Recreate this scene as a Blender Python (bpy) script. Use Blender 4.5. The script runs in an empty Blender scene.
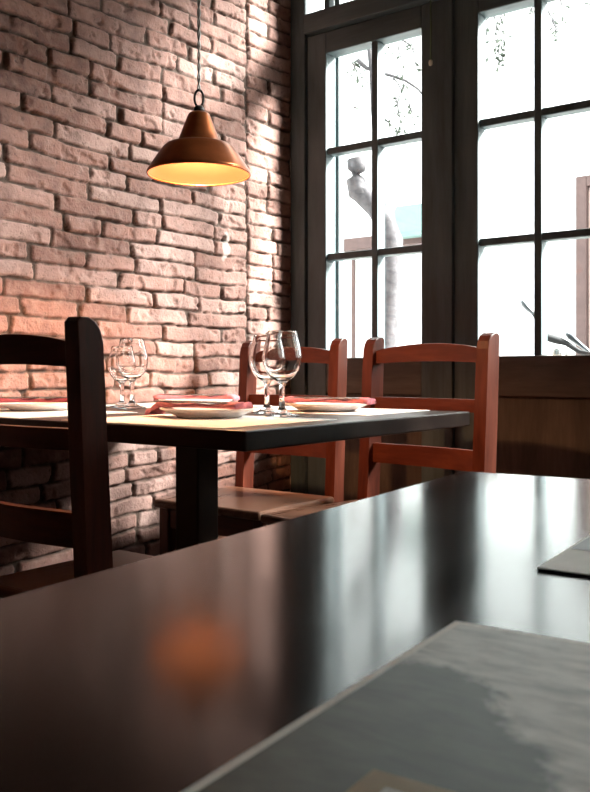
import bpy, bmesh, math, random
import numpy as np
from mathutils import Vector, Matrix

SC = bpy.context.scene
COL = SC.collection
PI = math.pi
rnd = random.Random(7)

# ------------------------------------------------------------------ camera frame
CAMX, CAMY, CAMZ = 2.10, -2.836, 0.85
AZ = math.radians(36.4)
CA, SA = math.cos(AZ), math.sin(AZ)
FPX, HOR = 860.0, 372.0


def W(lat, D):
    """ground position of a point `lat` right of and `D` ahead of the viewpoint"""
    return CA * lat - SA * D + CAMX, SA * lat + CA * D + CAMY


def at(px, py, D):
    lat = (px - 295.0) / FPX * D
    x, y = W(lat, D)
    return Vector((x, y, CAMZ + (HOR - py) / FPX * D))


# ------------------------------------------------------------------ materials
def new_mat(name):
    m = bpy.data.materials.new(name)
    m.use_nodes = True
    nt = m.node_tree
    nt.nodes.clear()
    out = nt.nodes.new('ShaderNodeOutputMaterial')
    return m, nt, out


def principled(nt, out, **kw):
    b = nt.nodes.new('ShaderNodeBsdfPrincipled')
    for k, v in kw.items():
        b.inputs[k].default_value = v
    nt.links.new(b.outputs[0], out.inputs[0])
    return b


def ramp(nt, stops, fac):
    r = nt.nodes.new('ShaderNodeValToRGB')
    e = r.color_ramp.elements
    while len(e) > 1:
        e.remove(e[-1])
    e[0].position = stops[0][0]
    e[0].color = (*stops[0][1], 1)
    for p, c in stops[1:]:
        n = e.new(p)
        n.color = (*c, 1)
    nt.links.new(fac, r.inputs[0])
    return r


def noise(nt, vec, scale, detail=4, rough=.55, dist=0.0):
    n = nt.nodes.new('ShaderNodeTexNoise')
    n.inputs['Scale'].default_value = scale
    n.inputs['Detail'].default_value = detail
    n.inputs['Roughness'].default_value = rough
    n.inputs['Distortion'].default_value = dist
    if vec is not None:
        nt.links.new(vec, n.inputs['Vector'])
    return n


def objvec(nt, scale=(1, 1, 1), loc=(0, 0, 0)):
    tc = nt.nodes.new('ShaderNodeTexCoord')
    mp = nt.nodes.new('ShaderNodeMapping')
    mp.inputs['Scale'].default_value = scale
    mp.inputs['Location'].default_value = loc
    nt.links.new(tc.outputs['Object'], mp.inputs[0])
    return mp.outputs[0]


def bump(nt, height, strength, dist, bsdf):
    b = nt.nodes.new('ShaderNodeBump')
    b.inputs['Strength'].default_value = strength
    b.inputs['Distance'].default_value = dist
    nt.links.new(height, b.inputs['Height'])
    nt.links.new(b.outputs[0], bsdf.inputs['Normal'])
    return b


def wood(name, dark, mid, light, rough=.4, axis='z', scale=14, ior=1.45, bmp=.15, rvar=.1, spec=None):
    m, nt, out = new_mat(name)
    s = {'x': (.12, 1, 1), 'y': (1, .12, 1), 'z': (1, 1, .12)}[axis]
    v = objvec(nt, s)
    n1 = noise(nt, v, scale, 6, .6, 1.2)
    n2 = noise(nt, v, scale * 7, 3, .6, .2)
    mx = nt.nodes.new('ShaderNodeMath'); mx.operation = 'MULTIPLY_ADD'
    nt.links.new(n2.outputs[0], mx.inputs[0]); mx.inputs[1].default_value = .35
    nt.links.new(n1.outputs[0], mx.inputs[2])
    r = ramp(nt, [(.38, dark), (.62, mid), (.88, light)], mx.outputs[0])
    b = principled(nt, out, IOR=ior)
    nt.links.new(r.outputs[0], b.inputs['Base Color'])
    if spec is not None:
        b.inputs['Specular IOR Level'].default_value = spec
    mr = nt.nodes.new('ShaderNodeMapRange')
    mr.inputs[1].default_value = .3; mr.inputs[2].default_value = .8
    mr.inputs[3].default_value = rough - rvar / 2; mr.inputs[4].default_value = rough + rvar / 2
    nt.links.new(mx.outputs[0], mr.inputs[0])
    nt.links.new(mr.outputs[0], b.inputs['Roughness'])
    bump(nt, mx.outputs[0], bmp, .002, b)
    return m


def plain(name, c, rough=.6, metallic=0.0, var=.12, scale=30, bmp=.0, ior=1.45, spec=None):
    m, nt, out = new_mat(name)
    v = objvec(nt)
    n = noise(nt, v, scale, 4)
    r = ramp(nt, [(.3, tuple(x * (1 - var) for x in c)), (.7, tuple(min(1, x * (1 + var)) for x in c))], n.outputs[0])
    b = principled(nt, out, Roughness=rough, Metallic=metallic, IOR=ior)
    nt.links.new(r.outputs[0], b.inputs['Base Color'])
    if bmp:
        bump(nt, n.outputs[0], bmp, .002, b)
    return m


def glass_pane_mat():
    m, nt, out = new_mat('window_glass')
    t = nt.nodes.new('ShaderNodeBsdfTransparent'); t.inputs[0].default_value = (.95, .985, .975, 1)
    g = nt.nodes.new('ShaderNodeBsdfGlossy'); g.inputs['Roughness'].default_value = .02
    f = nt.nodes.new('ShaderNodeFresnel')
    ge = nt.nodes.new('ShaderNodeNewGeometry')      # both faces of the sheet reflect alike
    io = nt.nodes.new('ShaderNodeMapRange'); io.inputs[3].default_value = 1.45; io.inputs[4].default_value = 1 / 1.45
    nt.links.new(ge.outputs['Backfacing'], io.inputs[0]); nt.links.new(io.outputs[0], f.inputs[0])
    mx = nt.nodes.new('ShaderNodeMixShader')
    nt.links.new(f.outputs[0], mx.inputs[0]); nt.links.new(t.outputs[0], mx.inputs[1]); nt.links.new(g.outputs[0], mx.inputs[2])
    nt.links.new(mx.outputs[0], out.inputs[0])
    return m


def emit_mat(name, c, s):
    m, nt, out = new_mat(name)
    e = nt.nodes.new('ShaderNodeEmission')
    e.inputs[0].default_value = (*c, 1); e.inputs[1].default_value = s
    nt.links.new(e.outputs[0], out.inputs[0])
    return m


M = {}
M['chair'] = wood('chair_wood', (.032, .0062, .0034), (.068, .014, .0068), (.115, .027, .013), .36, 'z', 13, spec=.3)
M['chair_rail'] = wood('chair_rail_wood', (.034, .0066, .0036), (.074, .0155, .0078), (.122, .03, .0145), .36, 'x', 13, spec=.3)
M['seat'] = wood('seat_wood', (.075, .030, .017), (.14, .060, .034), (.21, .10, .06), .28, 'y', 13)
M['table'] = wood('table_wood', (.006, .0035, .0026), (.012, .007, .005), (.02, .012, .009), .13, 'y', 9, ior=1.45, bmp=.0, rvar=.06, spec=.16)
M['table_far'] = wood('far_table_wood', (.010, .006, .005), (.018, .010, .008), (.028, .016, .011), .34, 'x', 9, bmp=.05, spec=.3)
M['frame'] = wood('window_frame_wood', (.026, .037, .040), (.048, .068, .073), (.078, .105, .112), .5, 'z', 9, bmp=.3)  # tone lifted and cooled to carry lens glare around the windows
M['frame_x'] = wood('window_rail_wood', (.026, .037, .040), (.048, .068, .073), (.078, .105, .112), .5, 'x', 9, bmp=.3)  # same glare-lifted tone, grain running along x
M['panel'] = wood('door_panel_wood', (.030, .020, .013), (.060, .042, .030), (.10, .075, .055), .5, 'z', 11, bmp=.3)
M['panel_x'] = wood('door_rail_wood', (.030, .020, .014), (.062, .044, .034), (.10, .08, .062), .5, 'x', 11, bmp=.3)
M['pane'] = glass_pane_mat()
M['plaster'] = plain('plaster', (.34, .29, .25), .8, var=.08, scale=6)
M['ceiling'] = plain('ceiling_paint', (.22, .17, .13), .85, var=.08, scale=6)
M['facade'] = plain('white_render', (.90, .90, .90), .9, var=.03, scale=2)
M['street'] = plain('pale_paving', (.55, .54, .52), .9, var=.1, scale=5)
M['lintel'] = plain('reddish_stone', (.075, .045, .042), .8, var=.15, scale=5)
M['awning'] = plain('teal_canvas', (.125, .20, .185), .8, var=.08, scale=5)
M['bark'] = plain('bark', (.046, .042, .046), .9, var=.5, scale=24, bmp=.8)
M['leaf'] = plain('leaf', (.025, .035, .022), .6, var=.3, scale=40)
M['copper'] = plain('copper_shade', (.36, .105, .035), .30, .85, var=.25, scale=16)
M['shade_in'] = plain('shade_lining', (.034, .0145, .0055), .5, var=.04, scale=20)
M['iron'] = plain('black_iron', (.02, .018, .016), .45, .6, var=.2)
M['cord'] = plain('grey_cord', (.50, .47, .45), .7, var=.2, scale=200)
M['plate'] = plain('white_china', (.80, .74, .72), .18, var=.02)
M['mat'] = plain('white_paper', (.87, .85, .82), .8, var=.03, scale=50, bmp=.05)
M['napkin'] = plain('red_cloth', (.50, .165, .20), .85, var=.2, scale=120, bmp=.2)
M['napkin_dark'] = plain('dark_red_cloth', (.28, .045, .055), .85, var=.2, scale=120, bmp=.2)
M['steel'] = plain('cutlery_steel', (.62, .60, .58), .22, 1.0, var=.06)
M['scooter'] = plain('grey_scooter_paint', (.045, .053, .062), .4, .2, var=.1)
M['rubber'] = plain('black_rubber', (.02, .02, .022), .8, var=.1)
M['bead'] = plain('pale_bead', (.55, .52, .42), .5, var=.05)
M['string'] = plain('green_string', (.10, .14, .08), .8, var=.1)
M['card_dark'] = plain('black_board', (.02, .02, .024), .6, var=.1)
M['tan'] = plain('tan_print', (.36, .25, .13), .6, var=.1, scale=60)
M['cream'] = plain('cream_print', (.62, .58, .50), .6, var=.05, scale=60)
M['cream_dull'] = plain('beige_border', (.86, .82, .74), .6, var=.05, scale=60)


def glass_mat():
    m, nt, out = new_mat('clear_glass')
    principled(nt, out, **{'Base Color': (1, 1, 1, 1), 'Roughness': 0.0, 'IOR': 1.5, 'Transmission Weight': 1.0})
    return m


M['glass'] = glass_mat()


def floor_mat():
    m, nt, out = new_mat('floor_tiles')
    v = objvec(nt)
    br = nt.nodes.new('ShaderNodeTexBrick')
    br.inputs['Scale'].default_value = 3.0
    br.inputs['Color1'].default_value = (.06, .035, .026, 1)
    br.inputs['Color2'].default_value = (.045, .027, .02, 1)
    br.inputs['Mortar'].default_value = (.03, .025, .02, 1)
    br.offset = 0
    br.inputs['Row Height'].default_value = .5
    nt.links.new(v, br.inputs['Vector'])
    b = principled(nt, out, Roughness=.5)
    nt.links.new(br.outputs[0], b.inputs['Base Color'])
    return m


def brick_mat():
    m, nt, out = new_mat('old_brick')
    a = nt.nodes.new('ShaderNodeAttribute'); a.attribute_name = 'tint'
    mo = nt.nodes.new('ShaderNodeAttribute'); mo.attribute_name = 'mortar'
    pt = nt.nodes.new('ShaderNodeAttribute'); pt.attribute_name = 'plaster'
    v = objvec(nt)
    base = ramp(nt, [(0, (.185, .085, .064)), (.3, (.27, .132, .102)), (.7, (.33, .178, .144)), (1, (.385, .245, .21))], a.outputs['Fac'])
    n1 = noise(nt, v, 26, 6, .65)
    n2 = noise(nt, v, 5, 4, .6)
    n3 = noise(nt, v, 150, 3, .6)
    # pale bloom on the faces
    mr = nt.nodes.new('ShaderNodeMapRange'); mr.inputs[1].default_value = .45; mr.inputs[2].default_value = .75
    mr.inputs[3].default_value = 0; mr.inputs[4].default_value = .45
    nt.links.new(n1.outputs[0], mr.inputs[0])
    m1 = nt.nodes.new('ShaderNodeMixRGB'); nt.links.new(mr.outputs[0], m1.inputs[0])
    nt.links.new(base.outputs[0], m1.inputs[1]); m1.inputs[2].default_value = (.44, .29, .25, 1)
    bl = nt.nodes.new('ShaderNodeMapRange'); bl.inputs[1].default_value = .46; bl.inputs[2].default_value = .66
    bl.inputs[3].default_value = 0; bl.inputs[4].default_value = .60
    n5 = noise(nt, v, 11, 5, .68, .6)
    nt.links.new(n5.outputs[0], bl.inputs[0])
    m0 = nt.nodes.new('ShaderNodeMixRGB'); nt.links.new(bl.outputs[0], m0.inputs[0])
    nt.links.new(m1.outputs[0], m0.inputs[1]); m0.inputs[2].default_value = (.15, .08, .067, 1)
    m1 = m0
    # pitted dark specks
    mr2 = nt.nodes.new('ShaderNodeMapRange'); mr2.inputs[1].default_value = .57; mr2.inputs[2].default_value = .70
    mr2.inputs[3].default_value = 0; mr2.inputs[4].default_value = .8
    n4 = noise(nt, v, 60, 4, .7)
    nt.links.new(n4.outputs[0], mr2.inputs[0])
    m2 = nt.nodes.new('ShaderNodeMixRGB'); nt.links.new(mr2.outputs[0], m2.inputs[0])
    nt.links.new(m1.outputs[0], m2.inputs[1]); m2.inputs[2].default_value = (.10, .058, .042, 1)
    m3 = nt.nodes.new('ShaderNodeMixRGB'); nt.links.new(mo.outputs['Fac'], m3.inputs[0])
    nt.links.new(m2.outputs[0], m3.inputs[1]); m3.inputs[2].default_value = (.075, .043, .030, 1)
    m4 = nt.nodes.new('ShaderNodeMixRGB'); nt.links.new(pt.outputs['Fac'], m4.inputs[0])
    nt.links.new(m3.outputs[0], m4.inputs[1]); m4.inputs[2].default_value = (.62, .59, .56, 1)
    b = principled(nt, out, Roughness=.8)
    nt.links.new(m4.outputs[0], b.inputs['Base Color'])
    hs = nt.nodes.new('ShaderNodeMath'); hs.operation = 'MULTIPLY_ADD'
    nt.links.new(n4.outputs[0], hs.inputs[0]); hs.inputs[1].default_value = -1.6
    nt.links.new(n3.outputs[0], hs.inputs[2])
    bump(nt, hs.outputs[0], .5, .004, b)
    return m


M['floor'] = floor_mat()
M['brick'] = brick_mat()


def menu_photo_mat():
    """faded landscape photograph printed on the menu (local x right, y away)"""
    m, nt, out = new_mat('printed_landscape')
    v = objvec(nt)
    sp = nt.nodes.new('ShaderNodeSeparateXYZ'); nt.links.new(v, sp.inputs[0])

    def mth(op, a, b, c=None):
        n = nt.nodes.new('ShaderNodeMath'); n.operation = op
        for i, q in enumerate((a, b, c)):
            if q is None:
                continue
            if isinstance(q, (int, float)):
                n.inputs[i].default_value = q
            else:
                nt.links.new(q, n.inputs[i])
        return n.outputs[0]
    n1 = noise(nt, v, 38, 5, .62, .4)
    n2 = noise(nt, objvec(nt, (.45, 1.5, 1)), 95, 5, .65, .5)
    wob = mth('MULTIPLY', mth('SUBTRACT', n1.outputs[0], .5), .055)
    # bounding lines of the dark hillside
    d1 = mth('SUBTRACT', mth('MULTIPLY_ADD', sp.outputs[0], .85, -.062), sp.outputs[1])
    d2 = mth('SUBTRACT', mth('MULTIPLY_ADD', sp.outputs[1], -.75, -.013), sp.outputs[0])
    d = mth('ADD', mth('MINIMUM', d1, d2), wob)
    mr = nt.nodes.new('ShaderNodeMapRange'); mr.inputs[1].default_value = -.003; mr.inputs[2].default_value = .004
    nt.links.new(d, mr.inputs[0])
    light = ramp(nt, [(.32, (.32, .31, .285)), (.5, (.58, .56, .51)), (.72, (.78, .75, .69))], n2.outputs[0])
    dark = ramp(nt, [(.3, (.050, .058, .044)), (.7, (.105, .112, .088))], n2.outputs[0])
    mx = nt.nodes.new('ShaderNodeMixRGB'); nt.links.new(mr.outputs[0], mx.inputs[0])
    nt.links.new(light.outputs[0], mx.inputs[1]); nt.links.new(dark.outputs[0], mx.inputs[2])
    b = principled(nt, out, **{'Roughness': .5, 'Specular IOR Level': .3})
    nt.links.new(mx.outputs[0], b.inputs['Base Color'])
    return m


M['menu_photo'] = menu_photo_mat()
M['grey_print'] = plain('grey_print', (.24, .24, .23), .5, var=.15, scale=40)

# ------------------------------------------------------------------ mesh helpers
def link(name, bm, mat, parent=None, smooth=False, loc=None):
    me = bpy.data.meshes.new(name)
    bmesh.ops.recalc_face_normals(bm, faces=bm.faces)
    bm.to_mesh(me); bm.free()
    if smooth:
        for p in me.polygons:
            p.use_smooth = True
    for mm in (mat if isinstance(mat, (list, tuple)) else [mat]):
        me.materials.append(mm)
    o = bpy.data.objects.new(name, me)
    COL.objects.link(o)
    if parent is not None:
        o.parent = parent
    if loc is not None:
        o.location = loc
    return o


def tag(o, label, cat, group=None, kind=None):
    o['label'] = label; o['category'] = cat
    if group: o['group'] = group
    if kind: o['kind'] = kind
    return o


def thing(name, label, cat, loc=(0, 0, 0), rz=0.0, group=None):
    o = bpy.data.objects.new(name, None)
    COL.objects.link(o)
    o.empty_display_size = .05
    o.location = loc; o.rotation_euler = (0, 0, rz)
    return tag(o, label, cat, group)


def struct(o):
    o['kind'] = 'structure'
    return o


def box(bm, x0, x1, y0, y1, z0, z1, bev=0.0, seg=2, mtx=None):
    r = bmesh.ops.create_cube(bm, size=1.0)
    vs = r['verts']
    for v in vs:
        v.co = Vector(((x0 + x1) / 2 + v.co.x * (x1 - x0), (y0 + y1) / 2 + v.co.y * (y1 - y0), (z0 + z1) / 2 + v.co.z * (z1 - z0)))
        if mtx is not None:
            v.co = mtx @ v.co
    if bev > 0:
        es = list({e for v in vs for e in v.link_edges})
        bmesh.ops.bevel(bm, geom=es, offset=bev, segments=seg, profile=.5, affect='EDGES')


def bx(*a, **k):
    bm = bmesh.new(); box(bm, *a, **k); return bm


def lathe(bm, prof, n=40, close=False, c=(0, 0, 0)):
    rings = []
    for r, z in prof:
        if r < 1e-6:
            rings.append([bm.verts.new((c[0], c[1], c[2] + z))])
        else:
            rings.append([bm.verts.new((c[0] + r * math.cos(2 * PI * i / n), c[1] + r * math.sin(2 * PI * i / n), c[2] + z)) for i in range(n)])
    pairs = list(zip(rings, rings[1:]))
    if close:
        pairs.append((rings[-1], rings[0]))
    for a, b in pairs:
        for i in range(n):
            j = (i + 1) % n
            if len(a) == 1 and len(b) == 1:
                continue
            if len(a) == 1:
                bm.faces.new((a[0], b[i], b[j]))
            elif len(b) == 1:
                bm.faces.new((a[i], a[j], b[0]))
            else:
                bm.faces.new((a[i], a[j], b[j], b[i]))


def tube(bm, pts, rad, n=8, flat=1.0, caps=True):
    pts = [Vector(p) for p in pts]
    if not isinstance(rad, (list, tuple)):
        rad = [rad] * len(pts)
    t0 = (pts[1] - pts[0]).normalized()
    up = Vector((0, 0, 1)) if abs(t0.z) < .9 else Vector((1, 0, 0))
    rings = []
    for i, p in enumerate(pts):
        t = (pts[min(i + 1, len(pts) - 1)] - pts[max(i - 1, 0)]).normalized()
        s = t.cross(up)
        if s.length < 1e-4:
            s = t.cross(Vector((0, 1, 0)))
        s.normalize(); u = s.cross(t).normalized()
        rings.append([bm.verts.new(p + (s * math.cos(2 * PI * k / n) + u * (flat * math.sin(2 * PI * k / n))) * rad[i]) for k in range(n)])
    for a, b in zip(rings, rings[1:]):
        for k in range(n):
            j = (k + 1) % n
            bm.faces.new((a[k], a[j], b[j], b[k]))
    if caps:
        bm.faces.new(rings[0][::-1]); bm.faces.new(rings[-1])


def prism(bm, outline, y0, y1, axis='y'):
    """extrude a polygon: outline (a, b) -> axis y: (x, z); axis z: (x, y); axis x: (y, z)"""
    def pt(p, h):
        return {'y': (p[0], h, p[1]), 'z': (p[0], p[1], h), 'x': (h, p[0], p[1])}[axis]
    A = [bm.verts.new(pt(p, y0)) for p in outline]
    B = [bm.verts.new(pt(p, y1)) for p in outline]
    n = len(A)
    bm.faces.new(A); bm.faces.new(B[::-1])
    for i in range(n):
        j = (i + 1) % n
        bm.faces.new((A[i], B[i], B[j], A[j]))


def dup(root, loc, rz, label, group=None):
    r = root.copy(); COL.objects.link(r)
    r.location = loc; r.rotation_euler = (0, 0, rz)
    r['label'] = label
    if group: r['group'] = group
    for ch in list(root.children):
        c = ch.copy(); COL.objects.link(c); c.parent = r
        for g in list(ch.children):
            d = g.copy(); COL.objects.link(d); d.parent = c
    return r


# ------------------------------------------------------------------ brick wall
def vnoise(x, y, seed):
    """smooth value noise on arrays"""
    rs = np.random.RandomState(seed)
    tab = rs.rand(256, 256)
    xi = np.floor(x).astype(int); yi = np.floor(y).astype(int)
    fx = x - xi; fy = y - yi
    fx = fx * fx * (3 - 2 * fx); fy = fy * fy * (3 - 2 * fy)
    g = lambda a, b: tab[a & 255, b & 255]
    return (g(xi, yi) * (1 - fx) + g(xi + 1, yi) * fx) * (1 - fy) + (g(xi, yi + 1) * (1 - fx) + g(xi + 1, yi + 1) * fx) * fy


def fbm(x, y, s, seed, o=4):
    t = 0; a = .5; tot = 0
    for k in range(o):
        t = t + a * vnoise(x * s, y * s, seed + k); tot += a
        s *= 2.03; a *= .5
    return t / tot


def sstep(a, b, x):
    t = np.clip((x - a) / (b - a), 0, 1)
    return t * t * (3 - 2 * t)


YL, ZT = -4.6, 2.85
CH = .0535        # course pitch


def build_brick_wall():
    ys = [0.0]
    while ys[-1] > YL:
        y = ys[-1]
        ys.append(y - (.0045 if y > -2.0 else min(.02, .0045 + (-2.0 - y) * .03)))
    ys = np.array(ys[::-1])
    zs = np.arange(0, ZT + .004, .0045)
    Y, Z = np.meshgrid(ys, zs)           # rows = z
    # settled, wavy courses
    lift = .055 * sstep(1.45, 2.1, Z) * (Y + 1.2) + .06 * sstep(.72, .45, Z) * (Y + 1.0)
    wav = (fbm(Y, Z * .6, 2.2, 11, 3) - .5) * .03 + (fbm(Y, Z, 9.0, 21, 2) - .5) * .010
    Zc = Z - lift + wav
    pier = Y > -.285
    Zc = np.where(pier, Zc + .021, Zc)
    k = np.floor(Zc / CH).astype(int)
    v = Zc - k * CH
    Yw = Y + (fbm(Y, Z, 14.0, 31, 2) - .5) * .016
    kk = np.clip(k + 20, 0, 200)
    du = np.full(Y.shape, 9.0); tint = np.zeros(Y.shape); off = np.zeros(Y.shape); bid = np.zeros(Y.shape)
    rs = np.random.RandomState(5)
    # long vertical joints where the bond was never broken
    seams = [(-.285, 0.0, 9.0), (-.735, 1.62, 1.86), (-1.30, 1.78, 2.05)]
    for c in range(201):
        msk = (kk == c)
        if not msk.any():
            continue
        for side in (0, 1):
            ms = msk & (pier == bool(side))
            if not ms.any():
                continue
            if side:
                js = [-.285, .0 if rs.rand() < .45 else -.285 + rs.choice([.13, .16, .19]), .05]
                js = sorted(set(js))
            else:
                js = [-.285]
                p = -.285
                zc = (c - 20) * CH
                while p > YL - .4:
                    p -= rs.choice([.31, .29, .25, .20, .15, .13], p=[.36, .22, .14, .10, .11, .07]) * rs.uniform(.93, 1.07)
                    for sy, s0, s1 in seams[1:]:
                        if s0 < zc < s1 and abs(p - sy) < .10:
                            p = sy + rs.uniform(-.006, .006)
                    js.append(p)
                js = sorted(js)
            J = np.array(js)
            yy = Yw[ms]
            idx = np.clip(np.searchsorted(J, yy) - 1, 0, len(J) - 2)
            d = np.minimum(yy - J[idx], J[idx + 1] - yy)
            du[ms] = d
            rt = rs.rand(len(J)); ro = rs.randn(len(J))
            tint[ms] = rt[idx]; off[ms] = ro[idx]
            bid[ms] = (rs.rand(len(J)) * 1000)[idx]
    dv = np.minimum(v, CH - v)
    du = np.maximum(du, 0)
    # joints: bed ~8 mm, head ~9 mm, ragged arrises
    rag = (fbm(Y, Z, 38.0, 41, 3) - .5) * .012 + (fbm(Y + bid, Z, 12.0, 51, 2) - .5) * .010
    gu = du - .0062 + rag; gv = dv - .0023 + rag * .6
    R = .008
    ax = np.clip(R - gu, 0, None); ay = np.clip(R - gv, 0, None)
    dist = R - np.sqrt(ax * ax + ay * ay)        # rounded corner distance
    body = sstep(-.0025, .0042, dist)
    depth = .0135 + .006 * (fbm(Y, Z, 3.0, 61, 2) - .5)
    worn = fbm(Y + bid * .37, Z, 16.0, 71, 4)
    face = off * .0022 + (fbm(Y + bid, Z, 7.0, 81, 3) - .5) * .008 + (worn - .5) * .008
    chips = sstep(.60, .72, fbm(Y, Z, 20.0, 91, 4)) * .007
    H = body * (depth + face - chips) + (1 - body) * (fbm(Y, Z, 30.0, 95, 3) - .5) * .006
    mort = 1 - sstep(-.0008, .0035, dist)
    # the plastered-over hole
    py, pz = PLX
    rr = np.sqrt(((Y - py - .012) / .030) ** 2 + ((Z - pz + .025) / .065) ** 2) + (fbm(Y, Z, 30, 101, 3) - .5) * .9
    pla = 1 - sstep(.75, .95, rr)
    hole = 1 - sstep(.006, .013, np.sqrt((Y - py) ** 2 + (Z - pz) ** 2) + (fbm(Y, Z, 60, 111, 2) - .5) * .024)
    H = H * (1 - pla * .6) + pla * .6 * .010
    H = H * (1 - hole) - hole * .02
    X = -.018 + H
    nz, ny = Y.shape
    co = np.stack([X, Y, Z], -1).reshape(-1, 3).astype(np.float32)
    ii = np.arange(nz * ny).reshape(nz, ny)
    f = np.stack([ii[:-1, :-1], ii[:-1, 1:], ii[1:, 1:], ii[1:, :-1]], -1).reshape(-1, 4)
    # backing so that the wall has thickness
    n0 = len(co)
    back = np.array([[-.30, YL, 0], [-.30, 0, 0], [-.30, 0, ZT], [-.30, YL, ZT]], np.float32)
    co = np.concatenate([co, back])
    me = bpy.data.meshes.new('wall_left')
    me.vertices.add(len(co)); me.vertices.foreach_set('co', co.ravel())
    quads = np.concatenate([f, np.array([[n0, n0 + 3, n0 + 2, n0 + 1]])]).astype(np.int32)
    me.loops.add(quads.size); me.loops.foreach_set('vertex_index', quads.ravel())
    me.polygons.add(len(quads))
    me.polygons.foreach_set('loop_start', np.arange(0, quads.size, 4, dtype=np.int32))
    me.update(calc_edges=True)
    me.validate()
    me.polygons.foreach_set('use_smooth', np.ones(len(me.polygons), dtype=bool))

    def attr(nm, arr, extra=0.0):
        a = me.attributes.new(nm, 'FLOAT', 'POINT')
        a.data.foreach_set('value', np.concatenate([arr.ravel(), np.full(4, extra)]).astype(np.float32))
    attr('tint', tint); attr('mortar', np.clip(mort + hole, 0, 1)); attr('plaster', pla * (1 - hole) * .38)
    me.materials.append(M['brick'])
    o = bpy.data.objects.new('wall_left', me)
    COL.objects.link(o)
    return struct(o)


def wall_point(px, py):
    """where the line of sight through a picture point meets the brick face x = 0"""
    l = (px - 295.0) / FPX
    D = -CAMX / (CA * l - SA)
    p = at(px, py, D)
    return p.y, p.z


PLX = wall_point(225, 238)
build_brick_wall()

# ------------------------------------------------------------------ room shell
RX, RY = 3.3, -4.6
struct(link('floor', bx(-.3, RX + .1, RY - .1, .25, -.08, 0), M['floor']))
struct(link('ceiling', bx(-.3, RX + .1, RY - .1, .25, ZT, ZT + .1), M['ceiling']))
struct(link('wall_right', bx(RX, RX + .12, RY, .25, 0, ZT), M['plaster']))
struct(link('wall_front', bx(-.3, RX + .12, RY - .12, RY, 0, ZT), M['plaster']))

# window wall: joinery from x=0 to 1.42, masonry beyond, with an unseen second bay added for its daylight
DY0, DY1 = -.005, .065      # casement thickness


def window_wall():
    bm = bmesh.new()
    box(bm, -.30, 0.0, 0.0, .25, 0, ZT)
    box(bm, 2.84, RX, 0.0, .25, 0, ZT)
    struct(link('wall_back', bm, M['plaster']))


def door_leaf(n, X, x0, g0, g1, x1, mull):
    """a glazed wooden leaf: stiles, rails, lower panel, glazing bars, panes"""
    root = bpy.data.objects.new('window_%d' % n, None)
    COL.objects.link(root); root.location = (X, 0, 0); struct(root)
    zb, zt = .906, 2.12
    bm = bmesh.new()
    box(bm, x0, g0, DY0, DY1, .04, 2.205, .004)
    box(bm, g1, x1, DY0, DY1, .04, 2.205, .004)
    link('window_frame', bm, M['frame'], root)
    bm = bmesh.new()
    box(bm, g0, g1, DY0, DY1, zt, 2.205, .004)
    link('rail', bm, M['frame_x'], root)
    bm = bmesh.new()
    box(bm, g0, g1, DY0, DY1, .765, zb, .004)
    box(bm, g0, g1, DY0, DY1, .04, .17, .004)
    link('rail', bm, M['panel_x'], root)
    bm = bmesh.new()
    box(bm, g0 - .005, g1 + .005, DY0 + .018, DY1 - .01, .16, .775)
    link('lower_panel', bm, M['panel'], root)
    bm = bmesh.new()
    mw = .014
    box(bm, mull - mw, mull + mw, DY0 + .006, DY1 - .006, zb, zt, .004)
    for z in (1.309, 1.731):
        box(bm, g0, g1, DY0 + .010, DY1 - .010, z - .0135, z + .0135, .004)
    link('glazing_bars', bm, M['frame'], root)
    bm = bmesh.new()
    box(bm, g0 - .004, g1 + .004, .034, .038, zb - .004, zt + .004)
    link('window_pane', bm, M['pane'], root)


def bay(n, X):
    bm = bmesh.new()
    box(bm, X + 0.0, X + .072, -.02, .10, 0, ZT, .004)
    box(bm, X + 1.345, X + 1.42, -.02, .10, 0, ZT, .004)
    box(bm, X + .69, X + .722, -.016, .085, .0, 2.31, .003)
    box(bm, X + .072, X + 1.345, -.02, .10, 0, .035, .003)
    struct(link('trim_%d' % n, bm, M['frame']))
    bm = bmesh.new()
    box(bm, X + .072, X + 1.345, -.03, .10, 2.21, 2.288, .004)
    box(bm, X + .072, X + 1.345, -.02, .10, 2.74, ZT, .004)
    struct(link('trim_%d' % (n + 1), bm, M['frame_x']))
    door_leaf(n, X, .075, .166, .591, .688, .387)
    door_leaf(n + 1, X, .724, .817, 1.245, 1.342, 1.031)
    # transom light
    root = bpy.data.objects.new('window_%d' % (n + 2), None)
    COL.objects.link(root); root.location = (X, 0, 0); struct(root)
    bm = bmesh.new()
    for xm in (.165, .215, .46, .69, .98, 1.20):
        w = .012 if xm not in (.69,) else .02
        box(bm, xm - w, xm + w, .0, .06, 2.288, 2.74, .003)
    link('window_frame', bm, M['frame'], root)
    bm = bmesh.new()
    box(bm, .07, 1.347, .033,   .037, 2.284, 2.745)
    link('window_pane', bm, M['pane'], root)


window_wall()
bay(1, 0.0)
bay(11, 1.42)      # same doors repeated out of view, added to bring in more daylight

# board that stands just outside the left casement
bm = bmesh.new()
pa = at(335.5, 372, 3.56)
box(bm, pa.x - .024, pa.x + .016, .13, .17, .0, 2.6, .004)
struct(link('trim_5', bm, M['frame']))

# ------------------------------------------------------------------ street
struct(link('ground', bx(-14, 16, .25, 16, -.16, -.06), M['street']))


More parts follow.
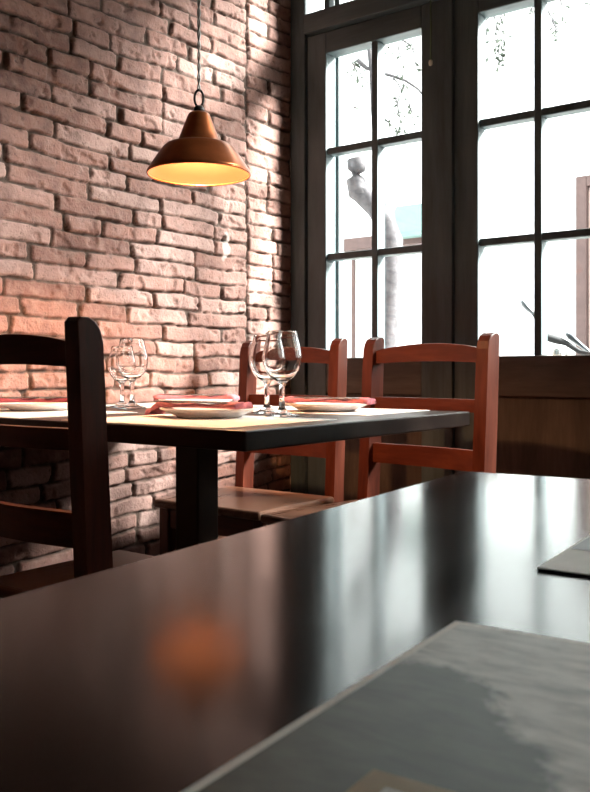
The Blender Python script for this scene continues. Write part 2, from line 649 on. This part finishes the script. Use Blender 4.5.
def facade():
    root = thing('building', 'pale rendered house across the street with a teal awning', 'building', (0, 7.0, -.06))
    bm = bmesh.new()
    box(bm, -12, .35, 0, 5, 0, 5.3)
    link('wall', bm, M['facade'], root)
    link('wall', bx(5.2, 15, 0, 5, 0, 5.3), M['facade'], root)      # unseen second block, set apart so the added gap lets sky light in
    link('roof', bx(-12.1, .45, -.12, 5.1, 5.3, 5.42), M['lintel'], root)
    p0 = at(344, 243, 11.0); p1 = at(440, 243, 11.0)
    bm = bmesh.new()
    box(bm, -4.30, -2.6, -.14, -.001, 2.54, 2.70, .01)
    box(bm, -4.17, -4.13, -.06, -.001, 0, 2.54, .01)
    link('shopfront_surround', bm, M['lintel'], root)
    bm = bmesh.new()
    prism(bm, [(-.001, 3.07), (-.10, 3.05), (-.40, 2.66), (-.40, 2.60), (-.001, 2.62)], -3.45, -2.6, 'x')
    link('awning', bm, M['awning'], root)
    bm = bmesh.new()
    box(bm, -1.12, -1.00, -.12, -.001, 0, 3.12, .01)
    box(bm, 0, .12, -.12, -.001, 0, 3.12, .01)
    box(bm, -1.0, 0, -.12, -.001, 3.0, 3.12, .01)
    link('door_surround', bm, M['lintel'], root)
    bm = bmesh.new()
    box(bm, -1.0, 0, -.05, -.001, 0, 3.0, .01)
    box(bm, -.90, -.54, -.07, -.05, .3, 2.7, .01)
    box(bm, -.46, -.10, -.07, -.05, .3, 2.7, .01)
    link('door', bm, plain('pink_door', (.34, .24, .22), .6), root)


facade()


def tree():
    D = 5.6
    base = at(389, 360, D)
    root = thing('street_tree', 'leaning grey tree trunk outside the left window', 'tree', (base.x, base.y, -.06))
    o = Vector((base.x, base.y, -.06))

    def P(x, y, d=D):
        return at(x, y, d) - o
    bm = bmesh.new()
    pts = [P(388, 505), P(387, 420), P(386, 350), P(388, 300), P(391, 265), P(390, 242), P(385, 222), P(376, 208), P(366, 198), P(359, 190)]
    tube(bm, pts, [.11, .085, .066, .070, .080, .082, .075, .068, .066, .070], 14)
    tube(bm, [P(366, 198), P(358, 191), P(354, 180), P(356, 170), P(357, 160)], [.060, .076, .062, .060, .058], 12)
    tube(bm, [P(389, 236), P(385, 214), P(381, 200), P(379, 190)], [.062, .058, .05, .045], 12)
    for f in list(bm.verts):
        n = math.sin(f.co.x * 31 + f.co.z * 23) * math.cos(f.co.z * 41 + f.co.y * 17)
        f.co += Vector((.010 * n, .006 * n, .008 * n))
    link('trunk', bm, M['bark'], root, True)
    # branches
    bb = bmesh.new()
    lv = bmesh.new()
    r = random.Random(3)

    def leaf(p, s):
        a = Vector((r.uniform(-1, 1), r.uniform(-1, 1), r.uniform(-1, .3))).normalized()
        b = a.orthogonal().normalized()
        n = a.cross(b) * (s * .15)
        q = [p, p + a * s * .5 + b * s * .22 + n, p + a * s, p + a * s * .5 - b * s * .22 + n]
        lv.faces.new([lv.verts.new(x) for x in q])

    def twig(pts, r0):
        tube(bb, pts, [r0 * (1 - .65 * i / (len(pts) - 1)) for i in range(len(pts))], 5)

    def spray(x, y, d, dx, dy, n, leaves):
        p = [P(x, y, d)]
        for i in range(n):
            x += dx + r.uniform(-2.2, 2.2); y += dy + r.uniform(-1.5, 1.5)
            p.append(P(x, y, d + r.uniform(-.05, .05)))
        twig(p, .006)
        for a, b in zip(p, p[1:]):
            for _ in range(leaves):
                leaf(a.lerp(b, r.random()) + Vector((r.uniform(-.015, .015), r.uniform(-.03, .03), r.uniform(-.01, .01))), r.uniform(.03, .058))
    twig([P(379, 190), P(377, 150), P(374, 110), P(372, 72), P(368, 40), P(362, -20)], .032)
    twig([P(357, 60), P(366, 68), P(378, 72), P(392, 76), P(406, 81), P(418, 89), P(430, 104), P(446, 120)], .016)
    twig([P(368, 40), P(392, 34), P(430, 20), P(480, -6), P(520, -14), P(580, -30)], .018)
    spray(360, 66, D, 1.0, 5.0, 4, 2); spray(352, 62, D, 2, 6, 3, 3); spray(357, 60, D, -1.0, 4, 3, 2)
    spray(398, 44, D, .5, 8, 5, 2); spray(404, 84, D, -1.5, 9, 5, 3); spray(396, 98, D, .8, 7, 5, 3)
    spray(386, 40, D, -2, 5, 4, 3); spray(412, 48, D, 1.5, 6, 4, 2); spray(384, 118, D, 4.0, 3.5, 5, 3); spray(410, 104, D, 0, 5, 4, 2)
    spray(352, 108, D, 2, 1.0, 3, 1); spray(402, 40, D, 3, 2, 4, 3); spray(392, 76, D, 4, 9, 5, 2)
    for (x, y, n) in ((486, 2, 5), (504, -6, 9), (484, 38, 4), (499, 40, 4), (492, 10, 6), (528, -8, 3)):
        spray(x, y, 5.0, r.uniform(-.4, .6), 7.5, n, 3)
    for (x, y, n) in ((545, 2, 6), (552, 20, 3), (560, -6, 5), (584, -10, 3)):
        spray(x, y, 5.2, 2.0, 6, n, 2)
    link('branch', bb, M['bark'], root, True)
    l = link('leaves', lv, M['leaf'], root)
    l['kind'] = 'stuff'


tree()


def scooter():
    D = 3.9
    c = at(566, 372, D)
    root = thing('scooter', 'parked grey scooter whose handlebar shows through the right window', 'scooter', (c.x, c.y, -.06))
    o = Vector((c.x, c.y, -.06))

    def P(x, y, d=D):
        return at(x, y, d) - o
    bm = bmesh.new()      # handlebar, right grip to left
    tube(bm, [P(541, 336), P(546, 337), P(556, 339.5), P(566, 343), P(580, 352, 3.86), P(600, 356, 3.8), P(640, 345, 3.75)], [.012, .018, .020, .013, .011, .011, .011], 10)
    link('handlebar', bm, M['rubber'], root, True)
    bm = bmesh.new()
    tube(bm, [P(566, 333.5), P(570, 336.5), P(578, 343), P(590, 352.5), P(600, 360)], [.012, .027, .022, .013, .008], 10, .5)
    link('lever', bm, M['scooter'], root, True)
    bm = bmesh.new()
    tube(bm, [P(521.5, 301), P(523.5, 304), P(528, 309), P(533, 313), P(535, 314.5)], [.010, .020, .020, .016, .006], 12, .55)
    link('mirror', bm, M['scooter'], root, True)
    bm = bmesh.new()
    tube(bm, [P(532, 313), P(538, 322), P(545, 337)], .006, 8)
    link('mirror_stem', bm, M['scooter'], root, True)
    bm = bmesh.new()
    q = P(557, 354)
    tube(bm, [q + Vector((-.05 * SA, .05 * CA, 0)), q, q + Vector((.05 * SA, -.05 * CA, 0))], [.03, .036, .034], 20)
    link('headlamp', bm, M['steel'], root, True)
    # body and wheels stand below the sill
    dx = Vector((CA, SA, 0))
    bm = bmesh.new()
    b = P(575, 372); b.z = 0
    tube(bm, [b + Vector((0, 0, .92)), b + dx * .02 + Vector((0, 0, .70)), b - dx * .10 + Vector((0, 0, .34)), b + dx * .25 + Vector((0, 0, .26)), b + dx * .55 + Vector((0, 0, .34)), b + dx * .75 + Vector((0, 0, .60)), b + dx * 1.05 + Vector((0, 0, .66))], [.04, .09, .12, .12, .16, .17, .06], 14)
    link('body', bm, M['scooter'], root, True)
    bm = bmesh.new()
    tube(bm, [b + dx * .45 + Vector((0, 0, .78)), b + dx * .7 + Vector((0, 0, .80)), b + dx * 1.0 + Vector((0, 0, .80))], [.07, .12, .06], 12, .5)
    link('seat', bm, M['rubber'], root, True)
    for s in (-.16, .95):
        bm = bmesh.new()
        cc = b + dx * s + Vector((0, 0, .235))
        ring = [cc + (dx * math.cos(a) + Vector((0, 0, 1)) * math.sin(a)) * .18 for a in [2 * PI * i / 24 for i in range(25)]]
        tube(bm, ring, .055, 10, caps=False)
        link('wheel', bm, M['rubber'], root, True)


scooter()

# ------------------------------------------------------------------ tables
TT = .75


def table(name, label, loc, rz, x0, x1, y0, y1, mat, col, th=.036):
    root = thing(name, label, 'table', loc, rz)
    link('tabletop', bx(x0, x1, y0, y1, TT - th, TT, .003, 2), mat, root)
    cx, cy = col
    bm = bmesh.new()
    box(bm, cx - .037, cx + .037, cy - .037, cy + .037, .05, TT - th - .018, .004)
    link('pedestal', bm, M['table_far'], root)
    bm = bmesh.new()
    box(bm, cx - .16, cx + .16, cy - .16, cy + .16, TT - th - .018, TT - th, .003)
    link('support_plate', bm, M['iron'], root)
    bm = bmesh.new()
    box(bm, cx - .19, cx + .19, cy - .035, cy + .035, .0, .05, .008)
    box(bm, cx - .035, cx + .035, cy - .19, cy + .19, .0, .05, .008)
    link('base', bm, M['iron'], root)
    return root


# far table, end against the brick wall
FX0, FX1, FY0, FY1 = .025, 1.165, -1.71, -.822
pc = at(197, 500, 2.08)
table('dining_table', 'dark square-edged table laid for a meal, its end against the brick wall', (0, 0, 0), 0, FX0, FX1, FY0, FY1, M['table_far'], (pc.x, pc.y))
# near table
nc = at(463, 471, .87)
NRZ = math.radians(36.4 - 31.7)
table('dining_table', 'glossy dark table nearest the viewer, bare but for printed menus', (nc.x, nc.y, 0), NRZ, 0, .95, -1.30, 0, M['table'], (.48, -.62))


# ------------------------------------------------------------------ chairs
def make_chair(label, group):
    """chair at the origin: seat faces +y, back posts at y = 0; x is width"""
    root = thing('dining_chair', label, 'chair', group=group)
    hw = .19
    lean = .026
    for s in (-1, 1):
        bm = bmesh.new()
        # post outline in (y, z); rounded top on the front side
        out = [(-.028, 0), (.028, 0), (.028, .46), (.026 - lean * .45, .70), (.028 - lean, .915), (.024 - lean, .937), (.014 - lean, .952), (-.002 - lean, .960), (-.020 - lean, .960), (-.028 - lean, .952), (-.028 - lean * .5, .70), (-.028, .46)]
        x = s * hw
        prism(bm, out, x - .018, x + .018, 'x')
        es = [e for e in bm.edges if abs(e.verts[0].co.x - e.verts[1].co.x) < 1e-6]
        bmesh.ops.bevel(bm, geom=es, offset=.003, segments=2, profile=.5, affect='EDGES')
        link('back_post', bm, M['chair'], root)
        bm = bmesh.new()
        box(bm, x - .02, x + .02, .355, .395, 0, .425, .004)
        link('leg', bm, M['chair'], root)
        bm = bmesh.new()
        box(bm, x - .010, x + .010, .026, .357, .20, .235, .003)
        link('stretcher', bm, M['chair_rail'], root)

    def rail(z0, z1, arch):
        bm = bmesh.new()
        N = 16
        a = []; 
        for i in range(N + 1):
            u = -1 + 2 * i / N
            x = u * (hw - .012)
            zm = (z0 + z1) / 2
            yc = -lean * max(0, (zm - .46) / .5) - .016 * (1 - u * u)
            zt = z1 + arch * (1 - u * u)
            zbo = z0 + (.006 * (1 - u * u) if arch else 0)
            a.append([bm.verts.new((x, yc - .010, zbo)), bm.verts.new((x, yc + .010, zbo)), bm.verts.new((x, yc + .010, zt)), bm.verts.new((x, yc - .010, zt))])
        for p, q in zip(a, a[1:]):
            for k in range(4):
                j = (k + 1) % 4
                bm.faces.new((p[k], p[j], q[j], q[k]))
        bm.faces.new(a[0]); bm.faces.new(a[-1][::-1])
        es = [e for e in bm.edges if abs(e.verts[0].co.x - e.verts[1].co.x) > 1e-5]
        bmesh.ops.bevel(bm, geom=es, offset=.0025, segments=2, profile=.5, affect='EDGES')
        link('back_rail', bm, M['chair_rail'], root)
    rail(.876, .916, .020)
    rail(.735, .772, 0)
    rail(.568, .628, 0)
    # seat: boards with a rounded nose
    bm = bmesh.new()
    box(bm, -.215, .215, .030, .420, .425, .452, .011, 3)
    link('seat', bm, M['seat'], root)
    bm = bmesh.new()
    box(bm, -.172, .172, .365, .387, .36, .425, .003)
    box(bm, -.172, .172, -.010, .012, .36, .425, .003)
    for s in (-1, 1):
        box(bm, s * hw - .011, s * hw + .011, .026, .357, .36, .425, .003)
    link('seat_frame', bm, M['chair_rail'], root)
    bm = bmesh.new()
    box(bm, -.172, .172, .366, .386, .20, .235, .003)
    link('stretcher', bm, M['chair_rail'], root)
    return root


CG = 'ladder-back chairs around the far table'
c0 = make_chair('red-brown ladder-back chair tucked under table end by the brick corner', CG)
c0.location = (.355, -.512, 0); c0.rotation_euler = (0, 0, PI)
pr = at(482, 400, 2.40); pl = at(369, 400, 2.70)
cx, cy = (pr.x + pl.x) / 2, (pr.y + pl.y) / 2
c1 = dup(c0, (cx, cy, 0), PI + math.atan2(pr.y - pl.y, pr.x - pl.x), 'red-brown ladder-back chair between laid table and post of the big window', CG)
c1.scale = (1.11, 1.04, 1.0)
pn = at(95.5, 400, 1.43)
c2 = dup(c0, (pn.x - .19 * .96, pn.y, 0), 0, 'dark ladder-back chair seen from behind, on the near side of laid table', CG)
c2.scale = (.96, .96, .979)

# ------------------------------------------------------------------ table settings
MZ = TT + .0012


def placemat(x0, x1, y0, y1, rz, label):
    cx, cy = (x0 + x1) / 2, (y0 + y1) / 2
    bm = bmesh.new()
    box(bm, x0 - cx, x1 - cx, y0 - cy, y1 - cy, 0, .0012)
    o = link('paper_placemat', bm, M['mat'], None, loc=(cx, cy, TT))
    o.rotation_euler = (0, 0, rz)
    tag(o, label, 'placemat', 'paper placemats on the far table')


placemat(.66, 1.10, -1.695, -1.33, 0.0, 'white paper placemat under plate by the near corner of laid table')
placemat(.60, 1.06, -1.16, -.835, .02, 'white paper placemat on the window side of table, before the right chair')
placemat(.10, .53, -1.70, -1.36, -.01, 'white paper placemat beyond the dark chair, by brick wall')
placemat(.10, .54, -1.16, -.835, .01, 'white paper placemat in front of the corner chair, by brick wall')


def plate(x, y, r, label):
    k = r / .115
    bm = bmesh.new()
    lathe(bm, [(0, .003), (.066 * k, .003), (.068 * k, 0), (.074 * k, 0), (.078 * k, .004), (.098 * k, .012), (.115 * k, .0185), (.1155 * k, .0205), (.113 * k, .021), (.097 * k, .015), (.080 * k, .009), (.070 * k, .0075), (0, .0075)], 56)
    o = link('dinner_plate', bm, M['plate'], None, True, (x, y, MZ))
    tag(o, label, 'plate', 'white plates on the far table')
    return o


def napkin(x, y, rz, length, w0, w1, mat, label, off, z0=.0212):
    """a cloth folded to a long strip lying over the plate, its end fanned out"""
    bm = bmesh.new()
    N, K = 22, 10
    top = []; bot = []
    for i in range(N + 1):
        u = i / N
        s = (u - .5) * length
        w = w1 + (w0 - w1) * min(1.0, abs(u - .5) / .5) ** 1.3
        rt, rb = [], []
        dz = -min(.0190, max(0, abs(s + off) - .114) * .9)      # ends droop over the plate's rim
        for j in range(K + 1):
            q = -1 + 2 * j / K
            e = math.sqrt(max(0, 1 - q ** 4))
            fold = .0022 * math.sin(q * 7 + u * 3) * (abs(u - .45) * 1.6) + .0016 * math.sin(u * 17 + q * 2)
            th = .0020 + (.0042 + .006 * abs(2 * u - 1) ** 3) * e
            rt.append(bm.verts.new((s + .004 * math.sin(q * 5 + i), q * w / 2, th + fold + .002 + dz)))
            rb.append(bm.verts.new((s, q * w / 2 * .985, dz)))
        top.append(rt); bot.append(rb)
    for i in range(N):
        for j in range(K):
            bm.faces.new((top[i][j], top[i + 1][j], top[i + 1][j + 1], top[i][j + 1]))
            bm.faces.new((bot[i][j], bot[i][j + 1], bot[i + 1][j + 1], bot[i + 1][j]))
        bm.faces.new((top[i][0], bot[i][0], bot[i + 1][0], top[i + 1][0]))
        bm.faces.new((top[i][K], top[i + 1][K], bot[i + 1][K], bot[i][K]))
    for i in (0, N):
        for j in range(K):
            bm.faces.new((top[i][j], top[i][j + 1], bot[i][j + 1], bot[i][j]))
    o = link('folded_napkin', bm, mat, None, True, (x, y, MZ + z0))
    o.rotation_euler = (0, 0, rz)
    tag(o, label, 'napkin', 'red napkins on the plates')
    return o


def fork(x, y, z, rz, label):
    bm = bmesh.new()
    prism(bm, [(-.10, -.0065), (-.104, 0), (-.10, .0065), (-.03, .0035), (.02, .0025), (.035, .006), (.045, .0115), (.052, .012), (.052, -.012), (.045, -.0115), (.035, -.006), (.02, -.0025), (-.03, -.0035)], 0, .0032, 'z')
    for k in range(4):
        yy = -.0102 + k * .0068
        box(bm, .0515, .092, yy - .0017, yy + .0017, .0002, .003)
    o = link('fork', bm, M['steel'], None, False, (x, y, z)); o.rotation_euler = (0, 0, rz)
    tag(o, label, 'fork', 'forks on the napkins')


def knife(x, y, z, rz, label):
    bm = bmesh.new()
    prism(bm, [(-.105, -.007), (-.109, 0), (-.105, .007), (0, .0055), (.004, .009), (.07, .010), (.098, .004), (.104, -.003), (.06, -.0055), (0, -.0055)], 0, .0035, 'z')
    o = link('table_knife', bm, M['steel'], None, False, (x, y, z)); o.rotation_euler = (0, 0, rz)
    tag(o, label, 'knife', 'knives on the napkins')


def setting(px, py, r, rz, mat, where, dx=0.0, length=.235, w0=.062, w1=.020, dy=0.0):
    plate(px, py, r, 'white china plate ' + where)
    c, s = math.cos(rz), math.sin(rz)
    nx, ny = px + dx * c - dy * s, py + dx * s + dy * c
    napkin(nx, ny, rz, length, w0, w1, mat, ('dark red' if mat is M['napkin_dark'] else 'red') + ' folded napkin lying on plate ' + where, dx)
    z = MZ + .0212 + .0100
    fork(nx - s * -.008 + .0 * c, ny - .008 * c, z, rz + .03, 'steel fork on red napkin ' + where)
    knife(nx - s * .012, ny + .012 * c, z, rz - .03, 'steel knife on red napkin ' + where)


setting(.83, -1.43, .108, .10, M['napkin'], 'near the front corner of laid table', dx=-.02, length=.25, dy=-.02)
setting(.87, -1.03, .108, .25, M['napkin'], 'before the right window chair', dx=.0, length=.235)
setting(.39, -1.00, .108, .55, M['napkin'], 'before the corner chair', dx=.0, length=.24)
setting(.25, -1.44, .108, .9, M['napkin_dark'], 'beyond the dark chair', dx=-.02, length=.22)


def wine_glass(x, y, label, k=1.0):
    prof = [(0, 0.0), (.036, 0), (.0372, .0012), (.036, .0026), (.022, .0056), (.0115, .012), (.0072, .020), (.0058, .040), (.0060, .060), (.0075, .071), (.014, .0765), (.026, .084), (.036, .098), (.0415, .114), (.0425, .128), (.0395, .148), (.0345, .167), (.0312, .182), (.0306, .1836), (.0300, .182), (.0332, .167), (.0382, .148), (.0412, .128), (.0402, .114), (.0346, .099), (.0245, .0865), (.012, .0795), (0, .078)]
    bm = bmesh.new()
    lathe(bm, [(r * k, z * k) for r, z in prof], 48)
    o = link('wine_glass', bm, M['glass'], None, True, (x, y, TT + .0016))
    tag(o, label, 'wine glass', 'wine glasses on the far table')
    return o


p = at(282, 417, 1.91); wine_glass(p.x, p.y, 'tall clear wine glass, front one of pair near the table corner', 1.03)
p = at(267, 413.5, 2.06); wine_glass(p.x, p.y, 'clear wine glass just behind the front glass of the corner pair', 1.02)
p = at(132, 408.5, 2.34); wine_glass(p.x, p.y, 'clear wine glass against the brick wall, right one of left pair', 1.03)
p = at(122, 408, 2.42); wine_glass(p.x, p.y, 'clear wine glass half hidden behind another, nearest dark chair post', .93)

# ------------------------------------------------------------------ pendant lamp
LD = 2.15
lc = at(199, 174.5, LD)
lx, ly, lz = lc
lamp = thing('pendant_lamp', 'copper pendant lamp with stepped cone shade hanging over laid table', 'lamp', (lx, ly, lz))
outer = [(.1285, .0), (.1300, .003), (.1285, .007), (.118, .024), (.104, .046), (.093, .062), (.088, .069), (.081, .0745), (.066, .0785), (.0565, .081), (.053, .085), (.047, .101), (.038, .126), (.030, .148), (.0265, .156), (.022, .160), (0, .1605)]
inner = [(0, .156), (.020, .1555), (.028, .146), (.0355, .124), (.0445, .099), (.050, .083), (.0555, .0775), (.066, .0745), (.080, .0705), (.086, .0655), (.091, .060), (.102, .0445), (.116, .0225), (.1262, .0055), (.1272, .001)]
bm = bmesh.new()
lathe(bm, outer, 64)
bmesh.ops.recalc_face_normals(bm, faces=bm.faces)
sh = link('lamp_shade', bm, M['copper'], lamp, True); lamp.scale = (1, 1, .96)
bm = bmesh.new()
lathe(bm, inner, 64)
sl = link('shade_lining', bm, M['shade_in'], lamp, True)
bm = bmesh.new()      # rolled rim joining both skins
ringp = [(.1278 + .0022 * math.cos(a), .0005 + .0022 * math.sin(a)) for a in [2 * PI * i / 10 for i in range(10)]]
lathe(bm, ringp, 64, close=True)
link('rim', bm, M['copper'], lamp, True)
bm = bmesh.new()
lathe(bm, [(0, .1595), (.013, .160), (.013, .172), (.009, .178), (0, .180)], 24)
link('cap', bm, M['iron'], lamp, True)
bm = bmesh.new()      # shackle
sk = [(math.cos(a) * .011, 0, .198 + math.sin(a) * .022) for a in [2 * PI * i / 28 for i in range(29)]]
rm = Matrix.Rotation(math.radians(40), 4, 'Z')
tube(bm, [rm @ Vector(q) for q in sk], .0030, 8, caps=False)
link('shackle', bm, M['iron'], lamp, True)
bm = bmesh.new()      # twisted two-core flex
L = (ZT - lz) / .96 - .215
for ph in (0, PI):
    pts = []
    n = 260
    for i in range(n + 1):
        u = i / n
        a = ph + u * 150
        pts.append((.0026 * math.cos(a), .0026 * math.sin(a), .216 + u * L))
    tube(bm, pts, .0024, 6)
link('cord', bm, M['cord'], lamp, True)
bm = bmesh.new()
lathe(bm, [(0, .150), (.016, .150), (.017, .125), (.015, .120), (0, .120)], 24)
link('bulb_holder', bm, M['iron'], lamp, True)
bm = bmesh.new()
lathe(bm, [(0, .122), (.010, .121), (.010, .090), (.013, .078), (.016, .066), (.0155, .058), (.010, .051), (0, .048)], 24)
link('bulb', bm, emit_mat('warm_bulb', (1.0, .51, .235), 2600.0), lamp, True)

# pull cord hanging by the post between the casements
pk = at(432.5, 64, 3.13)
pc_ = thing('pull_cord', 'thin green pull cord with a pale bead hanging before the window post', 'cord', (pk.x, -.035, pk.z))
bm = bmesh.new()
tube(bm, [(0, 0, .01), (.001, 0, .12), (0, .0, 2.215 - pk.z)], .0028, 6)
link('string', bm, M['string'], pc_, True)
bm = bmesh.new()
lathe(bm, [(0, -.012), (.006, -.009), (.008, 0), (.006, .009), (0, .012)], 14)
link('bead', bm, M['bead'], pc_, True)

# ------------------------------------------------------------------ menus on the near table
MRZ = math.radians(36.4 - 33.0)


def menu_near():
    p = at(455, 625, .34)
    root = thing('menu', 'large menu with a faded landscape picture, cropped by the lower right corner', 'menu', (p.x, p.y, TT), MRZ)
    link('cover', bx(0, .21, -.297, 0, 0, .0018, .0004, 1), M['cream_dull'], root)
    link('printed_photo', bx(.0035, .2065, -.293, -.0035, .0017, .0020), M['menu_photo'], root)
    x0, x1, y1, y0 = .033, .10, -.1315, -.185
    lb = link('title_panel', bx(x0, x1, y0, y1, .0019, .0022), M['tan'], root)
    link('panel_centre', bx(x0 + .007, x1 - .007, y0 + .007, y1 - .007, .0021, .0024), M['cream'], lb)


menu_near()


def menu_far():
    p = at(537, 571.5, .432)
    root = thing('menu', 'smaller menu with pale border and dark edge, further back on glossy table', 'menu', (p.x, p.y, TT), MRZ)
    link('cover', bx(0, .30, 0, .21, 0, .0011, .0003, 1), M['card_dark'], root)
    link('page', bx(.0, .30, .0003, .21, .0011, .0017), M['cream_dull'], root)
    link('printed_photo', bx(.0012, .298, .056, .208, .0016, .0019), M['grey_print'], root)


menu_far()

# ------------------------------------------------------------------ light
w = bpy.data.worlds.new('overcast_sky'); SC.world = w
w.use_nodes = True
nt = w.node_tree
bg = nt.nodes['Background']
bg.inputs[0].default_value = (.97, 1.0, 1.0, 1)
bg.inputs[1].default_value = 5.0

# hazy sun, high over the roofs across the street
lt = bpy.data.lights.new('hazy_sun', 'SUN')
lt.energy = 56.0; lt.color = (1.0, .96, .93); lt.angle = math.radians(20)
lo = bpy.data.objects.new('hazy_sun', lt); COL.objects.link(lo)
el = math.radians(32)
sd = Vector((.835 * math.cos(el), .55 * math.cos(el), math.sin(el)))
lo.rotation_euler = sd.to_track_quat('Z', 'Y').to_euler()
lo.location = (6, 5, 6)

# ------------------------------------------------------------------ camera
cd = bpy.data.cameras.new('camera')
cam = bpy.data.objects.new('camera', cd); COL.objects.link(cam)
cd.sensor_fit = 'HORIZONTAL'; cd.sensor_width = 36.0
cd.lens = 36.0 * FPX / 590.0
cd.shift_y = -(396.0 - HOR) / 590.0
cd.clip_start = .01
cd.dof.use_dof = True; cd.dof.focus_distance = 2.3; cd.dof.aperture_fstop = 37.0
cam.location = (CAMX, CAMY, CAMZ); cam.rotation_euler = (PI / 2, 0, AZ)
SC.camera = cam

SC.view_settings.view_transform = 'Standard'
SC.view_settings.look = 'None'
SC.view_settings.gamma = 1.0
SC.view_settings.exposure = 0.45
SC.view_settings.use_curve_mapping = False
SC.cycles.use_denoising = True
SC.cycles.max_bounces = 12
SC.cycles.diffuse_bounces = 6
SC.cycles.transmission_bounces = 10
SC.cycles.transparent_max_bounces = 12
SC.cycles.caustics_reflective = False
SC.cycles.caustics_refractive = False
